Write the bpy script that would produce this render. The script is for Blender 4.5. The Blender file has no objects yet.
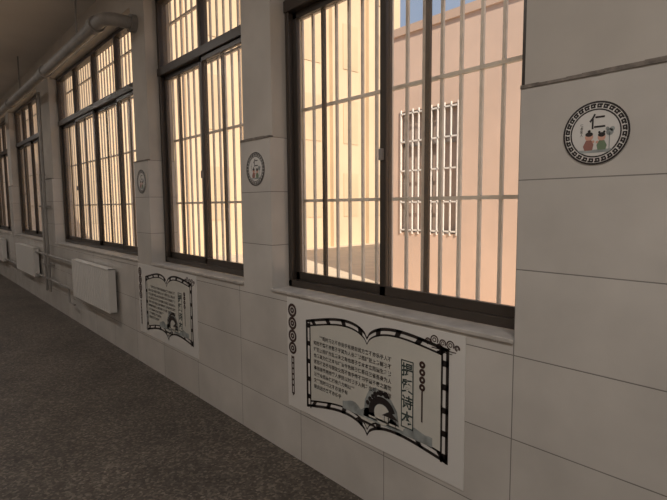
import bpy, math, random
from mathutils import Vector, Matrix
random.seed(3)
S=bpy.context.scene
S.view_settings.view_transform='Standard'
col=S.collection

# ---------------- materials ----------------
def mat(name,c,rough=.6,metal=0,noise=0,nscale=8,bump=0,spec=.5):
    m=bpy.data.materials.new(name); m.use_nodes=True
    nt=m.node_tree; b=nt.nodes['Principled BSDF']
    b.inputs['Base Color'].default_value=(*c,1); b.inputs['Roughness'].default_value=rough
    b.inputs['Metallic'].default_value=metal; b.inputs['Specular IOR Level'].default_value=spec
    if noise or bump:
        tc=nt.nodes.new('ShaderNodeTexCoord'); n=nt.nodes.new('ShaderNodeTexNoise')
        n.inputs['Scale'].default_value=nscale; n.inputs['Detail'].default_value=6
        nt.links.new(tc.outputs['Object'],n.inputs['Vector'])
        if noise:
            r=nt.nodes.new('ShaderNodeValToRGB')
            r.color_ramp.elements[0].position=.3; r.color_ramp.elements[1].position=.7
            r.color_ramp.elements[0].color=(*[x*(1-noise) for x in c],1)
            r.color_ramp.elements[1].color=(*[min(1,x*(1+noise)) for x in c],1)
            nt.links.new(n.outputs['Fac'],r.inputs['Fac']); nt.links.new(r.outputs['Color'],b.inputs['Base Color'])
        if bump:
            bp=nt.nodes.new('ShaderNodeBump'); bp.inputs['Strength'].default_value=bump; bp.inputs['Distance'].default_value=.01
            nt.links.new(n.outputs['Fac'],bp.inputs['Height']); nt.links.new(bp.outputs['Normal'],b.inputs['Normal'])
    return m

def tile_mat():
    m=mat('tile',(.6,.58,.55),.2)
    nt=m.node_tree; b=nt.nodes['Principled BSDF']
    tc=nt.nodes.new('ShaderNodeTexCoord'); sp=nt.nodes.new('ShaderNodeSeparateXYZ'); cb=nt.nodes.new('ShaderNodeCombineXYZ')
    ax=nt.nodes.new('ShaderNodeMath'); ax.operation='ADD'; ax.inputs[1].default_value=.905+.68*60
    az=nt.nodes.new('ShaderNodeMath'); az.operation='ADD'; az.inputs[1].default_value=.34*10-1.93+.002
    nt.links.new(tc.outputs['Object'],sp.inputs[0]); nt.links.new(sp.outputs['X'],ax.inputs[0]); nt.links.new(sp.outputs['Z'],az.inputs[0])
    nt.links.new(ax.outputs[0],cb.inputs['X']); nt.links.new(az.outputs[0],cb.inputs['Y'])
    br=nt.nodes.new('ShaderNodeTexBrick'); br.offset=0; br.squash=1
    br.inputs['Scale'].default_value=1; br.inputs['Brick Width'].default_value=.68; br.inputs['Row Height'].default_value=.34
    br.inputs['Mortar Size'].default_value=.0022; br.inputs['Mortar Smooth'].default_value=.1
    br.inputs['Color1'].default_value=(.61,.57,.525,1); br.inputs['Color2'].default_value=(.57,.53,.485,1); br.inputs['Mortar'].default_value=(.24,.22,.20,1)
    nt.links.new(cb.outputs[0],br.inputs['Vector'])
    n=nt.nodes.new('ShaderNodeTexNoise'); n.inputs['Scale'].default_value=3; n.inputs['Detail'].default_value=5
    nt.links.new(tc.outputs['Object'],n.inputs['Vector'])
    mr=nt.nodes.new('ShaderNodeMapRange'); mr.inputs['From Min'].default_value=.3; mr.inputs['From Max'].default_value=.7
    mr.inputs['To Min'].default_value=.86; mr.inputs['To Max'].default_value=1.05
    nt.links.new(n.outputs['Fac'],mr.inputs['Value'])
    vm=nt.nodes.new('ShaderNodeVectorMath'); vm.operation='SCALE'
    nt.links.new(br.outputs['Color'],vm.inputs[0]); nt.links.new(mr.outputs[0],vm.inputs['Scale'])
    nt.links.new(vm.outputs[0],b.inputs['Base Color'])
    bp=nt.nodes.new('ShaderNodeBump'); bp.invert=True; bp.inputs['Strength'].default_value=.4; bp.inputs['Distance'].default_value=.003
    nt.links.new(br.outputs['Fac'],bp.inputs['Height']); nt.links.new(bp.outputs['Normal'],b.inputs['Normal'])
    return m
M_tile=tile_mat()
M_plaster=mat('plaster',(.51,.465,.415),.85,noise=.10,nscale=2.5)
M_ledge=mat('mortar_ledge',(.20,.17,.145),.9,noise=.4,nscale=30,bump=.6)
M_ceil=mat('ceiling_paint',(.58,.54,.49),.9,noise=.06,nscale=1.5)
M_sill=mat('sill_stone',(.5,.46,.42),.35,noise=.2,nscale=12)
def floor_mat():
    m=mat('terrazzo',(.1,.08,.07),.55,bump=.15,nscale=60,spec=.35)
    nt=m.node_tree;b=nt.nodes['Principled BSDF']
    tc=nt.nodes.new('ShaderNodeTexCoord')
    v=nt.nodes.new('ShaderNodeTexVoronoi'); v.inputs['Scale'].default_value=75
    n=nt.nodes.new('ShaderNodeTexNoise'); n.inputs['Scale'].default_value=1.6; n.inputs['Detail'].default_value=9
    n.inputs['Roughness'].default_value=.75
    for k in(v,n): nt.links.new(tc.outputs['Object'],k.inputs['Vector'])
    r=nt.nodes.new('ShaderNodeValToRGB'); e=r.color_ramp.elements
    e[0].position=0;e[0].color=(.045,.036,.029,1);e[1].position=1;e[1].color=(.25,.21,.17,1)
    x=e.new(.6);x.color=(.105,.086,.070,1)
    nt.links.new(v.outputs['Color'],r.inputs['Fac'])
    mr=nt.nodes.new('ShaderNodeMapRange'); mr.inputs['From Min'].default_value=.3; mr.inputs['From Max'].default_value=.7
    mr.inputs['To Min'].default_value=.6; mr.inputs['To Max'].default_value=1.25
    nt.links.new(n.outputs['Fac'],mr.inputs['Value'])
    vm=nt.nodes.new('ShaderNodeVectorMath'); vm.operation='SCALE'
    nt.links.new(r.outputs['Color'],vm.inputs[0]); nt.links.new(mr.outputs[0],vm.inputs['Scale'])
    nt.links.new(vm.outputs[0],b.inputs['Base Color'])
    return m
M_floor=floor_mat()
M_frame=mat('bronze_aluminium',(.065,.052,.043),.35,metal=.3)
M_gasket=mat('frame_light',(.25,.22,.2),.5)
M_pane=mat('building_pane',(.42,.31,.25),.4)
M_bar=mat('grille_paint',(.80,.73,.65),.5,noise=.1,nscale=20)
M_peach=mat('peach_render',(.68,.48,.365),.9,noise=.10,nscale=.8)
M_cream=mat('cream_render',(.63,.47,.30),.9,noise=.08,nscale=.5)
M_cream2=mat('cream_render_dark',(.57,.42,.26),.9,noise=.10,nscale=.6)
M_white=mat('white_metal',(.70,.67,.63),.4)
M_pipe=mat('pipe_paint',(.27,.25,.23),.5,noise=.15,nscale=9)
M_paper=mat('poster_vinyl',(.70,.67,.63),.35)
M_page=mat('poster_page',(.62,.595,.53),.4,noise=.05,nscale=5)
M_ink=mat('ink_black',(.022,.016,.015),.5)
M_brown=mat('ink_brown',(.05,.024,.02),.5)
M_gray=mat('ink_wash',(.30,.32,.31),.5,noise=.45,nscale=14)
M_teal=mat('ink_teal',(.04,.06,.055),.5)
M_pink=mat('ink_skin',(.65,.36,.27),.5)
M_green=mat('ink_green',(.16,.22,.13),.5)
M_red=mat('ink_red',(.32,.14,.11),.5)
M_ground=mat('courtyard_paving',(.66,.53,.38),.9,noise=.10,nscale=2)
M_roof=mat('roof_edge',(.55,.38,.28),.9)
M_fill=mat('fill_body',(.8,.8,.78),.4)  # bodies of the added, unseen fill lights
def glass_mat():
    m=bpy.data.materials.new('dusty_glass'); m.use_nodes=True; nt=m.node_tree; nt.nodes.clear()
    o=nt.nodes.new('ShaderNodeOutputMaterial'); t=nt.nodes.new('ShaderNodeBsdfTransparent'); t.inputs[0].default_value=(.98,.96,.93,1)
    g=nt.nodes.new('ShaderNodeBsdfGlossy'); g.inputs['Roughness'].default_value=.25
    tr=nt.nodes.new('ShaderNodeBsdfTranslucent'); tr.inputs[0].default_value=(.9,.78,.62,1)
    m1=nt.nodes.new('ShaderNodeMixShader'); m2=nt.nodes.new('ShaderNodeMixShader'); m1.inputs[0].default_value=.08
    nt.links.new(t.outputs[0],m1.inputs[1]); nt.links.new(tr.outputs[0],m1.inputs[2])
    m2.inputs[0].default_value=.02; nt.links.new(m1.outputs[0],m2.inputs[1]); nt.links.new(g.outputs[0],m2.inputs[2])
    nt.links.new(m2.outputs[0],o.inputs[0]); return m
M_glass=glass_mat()

# ---------------- helpers ----------------
def empty(name,loc=(0,0,0)):
    e=bpy.data.objects.new(name,None); e.location=loc; e.empty_display_size=.1; col.objects.link(e); return e
def obj(name,V,F,mats,idx=None,parent=None,loc=(0,0,0),smooth=False,bevel=0):
    me=bpy.data.meshes.new(name); me.from_pydata(V,[],F)
    if not isinstance(mats,(list,tuple)): mats=[mats]
    for m in mats: me.materials.append(m)
    if idx:
        for p,i in zip(me.polygons,idx): p.material_index=i
    if smooth:
        for p in me.polygons: p.use_smooth=True
    me.update()
    o=bpy.data.objects.new(name,me); col.objects.link(o); o.location=loc
    if parent: o.parent=parent
    if bevel:
        b=o.modifiers.new('b','BEVEL'); b.width=bevel; b.segments=2; b.limit_method='ANGLE'
    return o
def boxes(name,bs,mats,parent=None,loc=(0,0,0),bevel=0):
    V=[];F=[];I=[]
    for b in bs:
        x0,x1,y0,y1,z0,z1=b[:6]; mi=b[6] if len(b)>6 else 0
        n=len(V)
        V+=[(x0,y0,z0),(x1,y0,z0),(x1,y1,z0),(x0,y1,z0),(x0,y0,z1),(x1,y0,z1),(x1,y1,z1),(x0,y1,z1)]
        for f in [(0,3,2,1),(4,5,6,7),(0,1,5,4),(1,2,6,5),(2,3,7,6),(3,0,4,7)]:
            F.append(tuple(n+i for i in f)); I.append(mi)
    return obj(name,V,F,mats,I,parent,loc,bevel=bevel)
def tube(name,pts,r,m,parent=None,cyc=False,res=6):
    c=bpy.data.curves.new(name,'CURVE'); c.dimensions='3D'; c.bevel_depth=r; c.bevel_resolution=res; c.use_fill_caps=True
    s=c.splines.new('POLY'); s.points.add(len(pts)-1)
    for p,q in zip(s.points,pts): p.co=(*q,1)
    s.use_cyclic_u=cyc
    c.materials.append(m); o=bpy.data.objects.new(name,c); col.objects.link(o)
    if parent:o.parent=parent
    return o
class Flat:
    def __init__(s): s.V=[];s.F=[]
    def poly(s,p):
        a=sum(p[i][0]*p[(i+1)%len(p)][1]-p[(i+1)%len(p)][0]*p[i][1] for i in range(len(p)))
        if a<0:p=p[::-1]
        n=len(s.V); s.V+=[(x,0,z) for x,z in p]; s.F.append(tuple(range(n,n+len(p))))
    def rect(s,x0,x1,z0,z1): s.poly([(x0,z0),(x1,z0),(x1,z1),(x0,z1)])
    def disc(s,x,z,r,n=24,rz=None):
        rz=rz or r; s.poly([(x+r*math.cos(2*math.pi*i/n),z+rz*math.sin(2*math.pi*i/n)) for i in range(n)])
    def ring(s,x,z,r0,r1,n=48,a0=0,a1=2*math.pi):
        for i in range(n):
            a=a0+(a1-a0)*i/n;b=a0+(a1-a0)*(i+1)/n
            s.poly([(x+r0*math.cos(a),z+r0*math.sin(a)),(x+r1*math.cos(a),z+r1*math.sin(a)),(x+r1*math.cos(b),z+r1*math.sin(b)),(x+r0*math.cos(b),z+r0*math.sin(b))])
    def strip(s,A,B):
        for i in range(len(A)-1): s.poly([A[i],A[i+1],B[i+1],B[i]])
    def make(s,name,y,m,parent): return obj(name,s.V,s.F,m,parent=parent,loc=(0,y,0))
def text(name,body,x,z,size,y,m,parent,space=1.0,align='LEFT',bold=0):
    c=bpy.data.curves.new(name,'FONT'); c.body=body; c.size=size; c.space_line=space; c.align_x=align; c.offset=bold
    c.materials.append(m)
    o=bpy.data.objects.new(name,c); col.objects.link(o); o.location=(x,y,z); o.rotation_euler=(math.pi/2,0,0); o.parent=parent
    return o

# ---------------- room ----------------
XE=-19; XN=3.2; YB=-3.4; T=.26; CE=3.75; FL=-.075
SILL=.955; TT=1.93; WT=3.39
ops=[(-2.54,-.905),(-4.51,-2.885),(-8.2,-4.86),(-11.6,-9.0),(-14.6,-11.95),(-17.6,-14.95)]
bs=[(XE,XN,0,T,FL,SILL,0)]
edges=[XN]
for a,b in ops: edges+= [b,a]
edges.append(XE)
for i in range(0,len(edges),2):
    x1,x0=edges[i],edges[i+1]
    bs.append((x0,x1,0,T,SILL,TT,0))
    bs.append((x0+.004,x1-.004,.022,T,TT,WT+.0,1))
bs.append((XE,XN,.022,T,WT,CE,1))
boxes('wall_north',bs,[M_tile,M_plaster])
lb=[]
for i in range(0,len(edges),2):
    x1,x0=edges[i],edges[i+1]
    x=x0
    while x<x1-1e-4:
        e=min(x1,x+.05+.08*random.random())
        lb.append((x,e,-.003-.003*random.random(),.024,TT-.006,TT+.004+.008*random.random())); x=e
boxes('trim_1',lb,M_ledge)
boxes('trim_2',[(a+.0,b,-.012,.13,SILL,SILL+.018) for a,b in ops],M_sill,bevel=.003)
boxes('floor',[(XE,XN,YB,T,FL-.1,FL)],M_floor)
boxes('ceiling',[(XE-.2,XN+.2,YB-.2,T+.35,CE,CE+.15)],M_ceil)
boxes('wall_south',[(XE,XN,YB-.2,YB,FL,CE)],M_plaster)
boxes('wall_west',[(XE-.2,XE,YB,T,FL,CE)],M_plaster)
boxes('wall_east',[(XN,XN+.2,YB,T,FL,CE)],M_plaster)

# ---------------- windows ----------------
def window(k,a,b):
    p=empty('window_%d'%k)
    w=b-a; z0=SILL+.018; z1=WT; tr=2.73; fy0,fy1=.13,.215
    n=2 if w<2 else 4
    fr=[(a,a+.035,fy0,fy1,z0,z1),(b-.035,b,fy0,fy1,z0,z1),(a,b,fy0,fy1,z0,z0+.045),(a,b,fy0,fy1,z1-.045,z1),(a,b,fy0-.01,fy1,tr-.035,tr+.035)]
    sw=w/n
    for i in range(1,n): fr.append((a+sw*i-.022,a+sw*i+.022,fy0+.01,fy1-.01,tr,z1))
    boxes('frame',fr,M_frame,p,bevel=.003)
    sb=[];gl=[]
    def pane(x0,x1,y,zz0,zz1):
        n=len(gl); gl.extend([(x0,y,zz0),(x1,y,zz0),(x1,y,zz1),(x0,y,zz1)])
    def sash(x0,x1,y,s=.04):
        zz0=z0+.045;zz1=tr-.035
        sb.extend([(x0,x0+s,y-.012,y+.012,zz0,zz1),(x1-s,x1,y-.012,y+.012,zz0,zz1),(x0,x1,y-.012,y+.012,zz0,zz0+.05),(x0,x1,y-.012,y+.012,zz1-.04,zz1)])
        pane(x0+s*.5,x1-s*.5,y,zz0,zz1)
    for i in range(n):
        x0=a+sw*i;x1=x0+sw
        sash(x0+(.03 if i==0 else -.02),x1+(.02 if i<n-1 else -.03),.152 if i%2 else .180)
    boxes('sashes',sb,M_frame,p,bevel=.002)
    sb2=[]
    for j in range(n//2):
        x0=a+.27+2*sw*j;x1=x0+.80; s=.028
        sb2+=[(x0,x0+s,.197,.212,z0+.045,tr-.035),(x1-s,x1,.197,.212,z0+.045,tr-.035),(x0,x1,.197,.212,z0+.045,z0+.08),(x0,x1,.197,.212,tr-.06,tr-.035)]
    boxes('screen_sash',sb2,M_frame,p)
    pane(a+.03,b-.03,.172,tr+.03,z1-.04)
    obj('glass',gl,[tuple(range(i,i+4)) for i in range(0,len(gl),4)],M_glass,parent=p)
    boxes('latch',[(a+sw-.010,a+sw+.010,.118,.142,1.73,1.79)],M_gasket,p,bevel=.003)
    g=[]
    nb=round(w/.108)
    for i in range(nb+1):
        x=a-.0+w*i/nb
        g.append((x-.008,x+.008,T+.004,T+.018,z0-.01,z1+.03))
    for z in (1.02,1.53,2.12,2.70,3.2): g.append((a-.06,b+.06,T,T+.022,z-.009,z+.009))
    boxes('window_grille' if k==1 else 'window_grille.%03d'%(k-1),g,M_bar)
for k,(a,b) in enumerate(ops,1): window(k,a,b)

# ---------------- posters ----------------
L1="学而时习之不亦说乎有朋自远方来不亦乐乎人不知而不愠不亦君子乎其为人也孝弟而好犯上者鲜矣不好犯上而好作乱者未之有也君子务本本立而道生孝弟也者其为仁之本与巧言令色鲜矣仁吾日三省吾身为人谋而不忠乎与朋友交而不信乎传不习乎道千乘之国敬事而信节用而爱人使民以时弟子入则孝出则弟谨而信泛爱众而亲仁行有余力则以学文"
def poster(name,ox):
    p=empty(name,(ox,0,-.012))
    W=1.265;H0=.265;H1=.952
    boxes('panel',[(0,W,-.004,0,H0,H1)],M_paper,p)
    Bx0,Bx1=.185,1.185
    cx=(Bx0+Bx1)/2;hw=(Bx1-Bx0)/2
    def off(x):
        v=min(1,abs(x-cx)/hw); return .062*math.sin(math.pi*v**.6)-.025*(1-v)+.02*(x-cx)/hw
    N=60
    def line(zb,ins,sg):
        r=[]
        for i in range(N+1):
            x=Bx0+ins+(Bx1-Bx0-2*ins)*i/N
            r.append((x,zb-sg*ins+off(x)))
        return r
    zt,zb=.860,.330
    d=.042
    page=Flat(); page.strip(line(zt,d,1),line(zb,d,-1)); page.make('page',-.0045,M_page,p)
    f=Flat()
    for z,sg in((zt,1),(zb,-1)):
        f.strip(line(z,0,sg),line(z,.016,sg))
        f.strip(line(z,d-.010,sg),line(z,d,sg))
    for x0,x1 in((Bx0,Bx0+.016),(Bx0+d-.010,Bx0+d)):
        f.rect(x0,x1,zb-.02,zt-.02)
    for x0,x1 in((Bx1-.016,Bx1),(Bx1-d,Bx1-d+.010)):
        f.rect(x0,x1,zb+.02,zt+.02)
    for z,sg in((zt,1),(zb,-1)):
        A=line(z,0,sg);B=line(z,d,sg)
        for i in range(2,N-1,8):
            f.poly([A[i],A[i+2],B[i+2],B[i]])
    for i in range(5):
        z=zb+.05+(zt-zb-.1)*i/4
        f.rect(Bx0,Bx0+d,z-.014,z+.014); f.rect(Bx1-d,Bx1,z-.014,z+.014)
    f.make('book_border',-.005,M_ink,p)
    nl=9;per=23
    lines=[];q=0
    for i in range(nl):
        n=per if i else per-2
        if i>5:n=13-(i-6)*2
        s=(L1+L1)[q:q+n];q+=n
        lines.append(('　　' if i==0 else '')+s)
    for i,s in enumerate(lines):
        text('text_line_%d'%(i+1),s,Bx0+.07,.745-i*.037,.026,-.0055,M_ink,p,bold=.0004)
    g=Flat()
    pts=[]
    for i in range(31):
        x=.50+.60*i/30; pts.append((x,.425+.05*abs(math.sin(i*.45))*math.sin(math.pi*i/30)+.02*math.sin(i*.23+1)))
    for i in range(30): g.poly([(pts[i][0],.40),(pts[i+1][0],.40),pts[i+1],pts[i]])
    g.poly([(.66,.41),(.67,.50),(.70,.56),(.745,.585),(.80,.575),(.85,.55),(.89,.50),(.905,.41)])
    g.make('ink_mountains',-.0052,M_gray,p)
    g=Flat(); g.ring(.79,.455,.055,.092,30,.35,math.pi+.15)
    for i in range(9): g.disc(.69+.018*i,.49+.026*i-.0022*i*i,.013+.005*math.sin(i*3),12)
    g.make('ink_arch',-.0056,M_ink,p)
    g=Flat(); g.disc(.79,.455,.053,24); g.rect(.70,.93,.418,.428); g.make('arch_opening',-.0058,M_page,p)
    g=Flat(); g.poly([(.79,.455),(.90,.455),(.845,.490)]); g.poly([(.60,.375),(.76,.37),(.74,.384),(.62,.388)]); g.rect(.805,.809,.42,.455); g.rect(.88,.884,.42,.455)
    g.rect(.83,.838,.42,.445); g.disc(.834,.449,.005,10)
    g.make('pavilion',-.0062,M_ink,p)
    g=Flat(); g.rect(.915,.99,.44,.775); g.make('title_ground',-.0064,M_page,p)
    g=Flat()
    for x0,x1,z0,z1 in((.915,.921,.44,.775),(.984,.99,.44,.775),(.915,.99,.44,.446),(.915,.99,.769,.775)): g.rect(x0,x1,z0,z1)
    g.make('title_box',-.0066,M_teal,p)
    for i,ch in enumerate('提質诗本'): text('title_%d'%(i+1),ch,.9525,.702-i*.079,.070,-.0068,M_teal,p,align='CENTER',bold=.0018)
    g=Flat()
    for i in range(4): g.ring(1.04,.775-i*.036,.005,.0175,16)
    g.rect(1.036,1.044,.50,.65)
    g.make('seal_marks',-.0058,M_brown,p)
    g=Flat()
    for z,r in((.875,.042),(.795,.040),(.716,.040),(.640,.038)):
        g.ring(.052,z,r*.60,r,28); g.ring(.052,z,r*.14,r*.46,14)
    g.rect(.038,.047,.35,.59); g.rect(.057,.066,.35,.59); g.rect(.047,.057,.34,.36)
    for i in range(6): g.rect(.047,.057,.40+.035*i,.412+.035*i)
    g.make('coin_ornament',-.005,M_brown,p)
    g=Flat()
    for x,z,r in((1.07,.895,.016),(1.105,.907,.022),(1.15,.900,.018),(1.19,.899,.021),(1.225,.892,.014),(1.13,.882,.013)):
        g.ring(x,z,r-.006,r,22,-.6,math.pi*1.5); g.ring(x,z,r*.3,r*.5,12)
    g.rect(1.09,1.22,.868,.873); g.rect(1.12,1.20,.858,.862)
    g.make('cloud_ornament',-.005,M_brown,p)
    return p
poster('wall_poster',-2.383); poster('wall_poster.001',-4.87)

# ---------------- emblems ----------------
def emblem(name,x,z,R=.105):
    p=empty(name,(x,0,z)); p.scale=(R/.112,1,R/.112); R=.112
    N=48
    V=[(R*math.cos(2*math.pi*i/N),-.003,R*math.sin(2*math.pi*i/N)) for i in range(N)]+[(R*math.cos(2*math.pi*i/N),0,R*math.sin(2*math.pi*i/N)) for i in range(N)]
    F=[tuple(range(N))]+[(i,i+N,(i+1)%N+N,(i+1)%N) for i in range(N)]
    obj('disc',V,F,M_paper,parent=p)
    g=Flat(); g.ring(0,0,R*.94,R); g.ring(0,0,R*.72,R*.765)
    n=28
    for i in range(n):
        a=2*math.pi*i/n; h=2*math.pi/n
        g.ring(0,0,R*.87,R*.925,2,a,a+h*.75); g.ring(0,0,R*.79,R*.84,2,a+h*.1,a+h*.85)
        g.ring(0,0,R*.79,R*.915,1,a+h*.62,a+h*.85); g.ring(0,0,R*.82,R*.88,1,a+h*.15,a+h*.4)
    g.make('key_pattern_ring',-.0035,M_ink,p)
    text('character','仁',.006,.020,.056,-.004,M_ink,p,align='CENTER',bold=.0010)
    for i,ch in enumerate('仁者爱人'): text('small_text_%d'%(i+1),ch,-.052,.028-i*.012,.011,-.004,M_ink,p)
    g=Flat(); g.disc(-.020,-.012,.014); g.disc(.022,-.016,.013); g.disc(-.006,-.030,.005); g.disc(.008,-.032,.005); g.make('faces',-.0042,M_pink,p)
    g=Flat(); g.disc(-.020,-.003,.013,rz=.008); g.disc(.022,-.007,.012,rz=.008); g.disc(-.020,.008,.005);g.disc(.030,.002,.004); g.disc(.014,.002,.004); g.make('hair',-.0046,M_ink,p)
    g=Flat(); g.poly([(-.012,-.024),(-.030,-.024),(-.040,-.045),(-.034,-.060),(-.008,-.060),(-.004,-.040)]); g.make('robe_red',-.0042,M_red,p)
    g=Flat(); g.poly([(.014,-.027),(.031,-.027),(.040,-.045),(.036,-.060),(.010,-.060),(.006,-.042)]); g.make('robe_green',-.0042,M_green,p)
    g=Flat(); g.poly([(-.06,-.058),(.06,-.058),(.045,-.069),(-.045,-.069)])
    for x,z,r in((.048,.0,.012),(.056,.010,.008),(.040,.012,.006)): g.disc(x,z,r,12)
    g.rect(.046,.049,-.06,0)
    g.make('grass_and_tree',-.0040,M_gray,p)
emblem('wall_emblem',-.637,1.733); emblem('wall_emblem.001',-2.705,1.738,.108); emblem('wall_emblem.002',-4.675,1.738,.112)

# ---------------- radiators and pipes ----------------
def radiator(name,x0,x1):
    p=empty(name,(x0,0,-.02)); w=x1-x0
    o=.025
    bs=[(0,w,-.13+o,-.06+o,.36,.375),(0,w,-.135+o,-.055+o,.835,.85),(0,.012,-.135+o,-.055+o,.36,.85),(w-.012,w,-.135+o,-.055+o,.36,.85)]
    n=int(w/.075)
    for i in range(n):
        x=.012+(w-.024)*i/n; bs.append((x+.007,x+(w-.024)/n-.007,-.13+o,-.07+o,.37,.84))
    bs.append((.01,w-.01,-.105+o,-.075+o,.37,.84))
    boxes('fins',bs,M_white,p,bevel=.004)
    boxes('brackets',[(.2,.24,-.055,-.0002,.45,.48),(w-.24,w-.2,-.055,-.0002,.45,.48),(.2,.24,-.055,-.0002,.75,.78),(w-.24,w-.2,-.055,-.0002,.75,.78)],M_pipe,p)
radiator('radiator',-6.92,-5.47); radiator('radiator.001',-10.9,-9.3); radiator('radiator.002',-14.2,-12.5)
p=empty('radiator_pipes')
tube('return_pipe',[(-18,-.07,.40),(-14.2,-.07,.40)],.016,M_pipe,p)
tube('return_pipe_mid',[(-12.5,-.07,.40),(-10.9,-.07,.40)],.016,M_pipe,p)
tube('return_pipe_near',[(-9.3,-.07,.40),(-6.92,-.07,.40)],.016,M_pipe,p)
tube('supply_pipe',[(-9.3,-.07,.77),(-6.92,-.07,.77)],.016,M_pipe,p)
tube('riser_1',[(-8.40,-.07,.2),(-8.40,-.07,3.2)],.02,M_pipe,p)
tube('riser_2',[(-8.62,-.07,.2),(-8.62,-.07,2.0),(-8.62,-.002,2.0)],.02,M_pipe,p)
boxes('clamps',[(-8.44,-8.36,-.1,0,z,z+.03) for z in(.6,1.5)]+[(-8.66,-8.58,-.1,0,z,z+.03) for z in(.6,1.5)],M_pipe,p)
tube('lower_drop',[(-7.3,-.07,.40),(-7.3,-.07,.20),(-7.05,-.07,.20)],.014,M_pipe,p)
p=empty('heating_pipe')
r=.058;pts=[(-18.9,-.25,3.20),(-4.85,-.25,3.20)]
for i in range(1,7):
    a=math.pi/2*i/6; pts.append((-4.85+.12*math.sin(a),-.25+.12*(1-math.cos(a)),3.20))
pts.append((-4.73,.03,3.20))
tube('main_run',pts,r,M_pipe,p)
for x in(-5.0,-7.1,-9.6,-12,-14.5): tube('coupling',[(x-.05,-.25,3.20),(x+.05,-.25,3.20)],r*1.3,M_pipe,p)
tube('wall_collar',[(-4.73,-.03,3.20),(-4.73,.024,3.20)],r*1.4,M_pipe,p)
for x in(-5.6,-8.7,-11.8,-14.8): tube('hanger',[(x,-.25,3.20),(x,-.25,3.75)],.01,M_pipe,p)

# added fill lights with invented fixtures, out of view, to brighten the corridor
for i,(x,e) in enumerate([(1.2,54),(-2.2,22),(-6.5,24),(-11,25),(-15.5,25)]):
    p=empty('fill_lamp' if i==0 else 'fill_lamp.%03d'%i,(x,-2.2,CE))
    boxes('fill_housing',[(-.6,.6,-.12,.12,-.06,0)],M_fill,p,bevel=.01)
    l=bpy.data.lights.new('fill','AREA'); l.shape='RECTANGLE'; l.size=1.15; l.size_y=.2; l.energy=e; l.color=(1,.955,.91)
    o=bpy.data.objects.new('fill_light',l); col.objects.link(o); o.location=(0,0,-.07); o.parent=p

# ---------------- outside ----------------
boxes('courtyard_ground',[(-60,30,T+.0,60,-.4,-.3)],M_ground)
p=empty('courtyard_building')
fx0,fx1,fy=-6.95,8,6.24
RH=5.08
wx0,wx1,wz0,wz1=-6.72,-5.33,.92,3.42
boxes('facade',[(fx0,wx0,fy,fy+.3,-.3,RH),(wx0,wx1,fy,fy+.3,-.3,wz0),(wx0,wx1,fy,fy+.3,wz1,RH),(wx1,fx1,fy,fy+.3,-.3,RH),(fx0,fx1,fy+.31,fy+6,-.3,RH-.05)],M_peach,p)
boxes('parapet',[(fx0-.05,fx1,fy-.05,fy+.35,RH-.12,RH+.04)],M_roof,p)
wb=[(wx0,wx0+.06,fy+.05,fy+.12,wz0,wz1),(wx1-.06,wx1,fy+.05,fy+.12,wz0,wz1),(wx0,wx1,fy+.05,fy+.12,wz0,wz0+.06),(wx0,wx1,fy+.05,fy+.12,wz1-.06,wz1),(wx0,wx1,fy+.05,fy+.12,2.7,2.77),((wx0+wx1)/2-.03,(wx0+wx1)/2+.03,fy+.05,fy+.12,wz0,wz1)]
boxes('building_window_frame',wb,M_gasket,p)
boxes('building_window_pane',[(wx0,wx1,fy+.14,fy+.16,wz0,wz1)],M_pane,p)
wb=[(wx0+(wx1-wx0)*i/9-.011,wx0+(wx1-wx0)*i/9+.011,fy-.03,fy-.002,wz0-.03,wz1+.03) for i in range(10)]
wb+=[(wx0,wx1,fy-.03,fy-.002,z-.015,z+.015) for z in(wz0+.05,1.55,2.2,2.8,wz1-.05)]
boxes('building_grille',wb,M_bar,p)
p=empty('distant_building')
bx=-15.8
bb=[(bx-5,bx,.6,16.9,-.3,15,0)]
y=1.3
while y<16:
    bb.append((bx,bx+.22,y,y+.3,-.3,15,0)); 
    for z in(1,4.2,7.4,10.6): bb.append((bx+.0,bx+.03,y+.8,y+1.7,z,z+1.9,1))
    y+=2.2
boxes('block',bb,[M_cream,M_cream2],p)

# sun & sky
l=bpy.data.lights.new('sun','SUN'); l.energy=6.4; l.angle=.01; l.color=(1,.94,.85)
o=bpy.data.objects.new('sun',l); col.objects.link(o)
o.rotation_euler=Vector((-.8,.30,-.52)).to_track_quat('-Z','Y').to_euler()
w=bpy.data.worlds.new('sky'); S.world=w; w.use_nodes=True
w.node_tree.nodes['Background'].inputs[0].default_value=(.32,.41,.57,1); w.node_tree.nodes['Background'].inputs[1].default_value=1

# camera
f=484; c=bpy.data.cameras.new('cam'); c.sensor_width=36; c.lens=f/667*36; c.clip_start=.05
co=bpy.data.objects.new('camera',c); col.objects.link(co)
az=math.radians(42); pt=math.radians(5.3)
F=Vector((-math.cos(az)*math.cos(pt),math.sin(az)*math.cos(pt),-math.sin(pt)))
R=Vector((math.sin(az),math.cos(az),0)); U=R.cross(F)
th=math.radians(.45)
R2=R*math.cos(th)-U*math.sin(th); U2=U*math.cos(th)+R*math.sin(th)
M=Matrix((R2,U2,-F)).transposed().to_4x4(); M.translation=Vector((0,-1.76,1.5)); co.matrix_world=M
S.camera=co
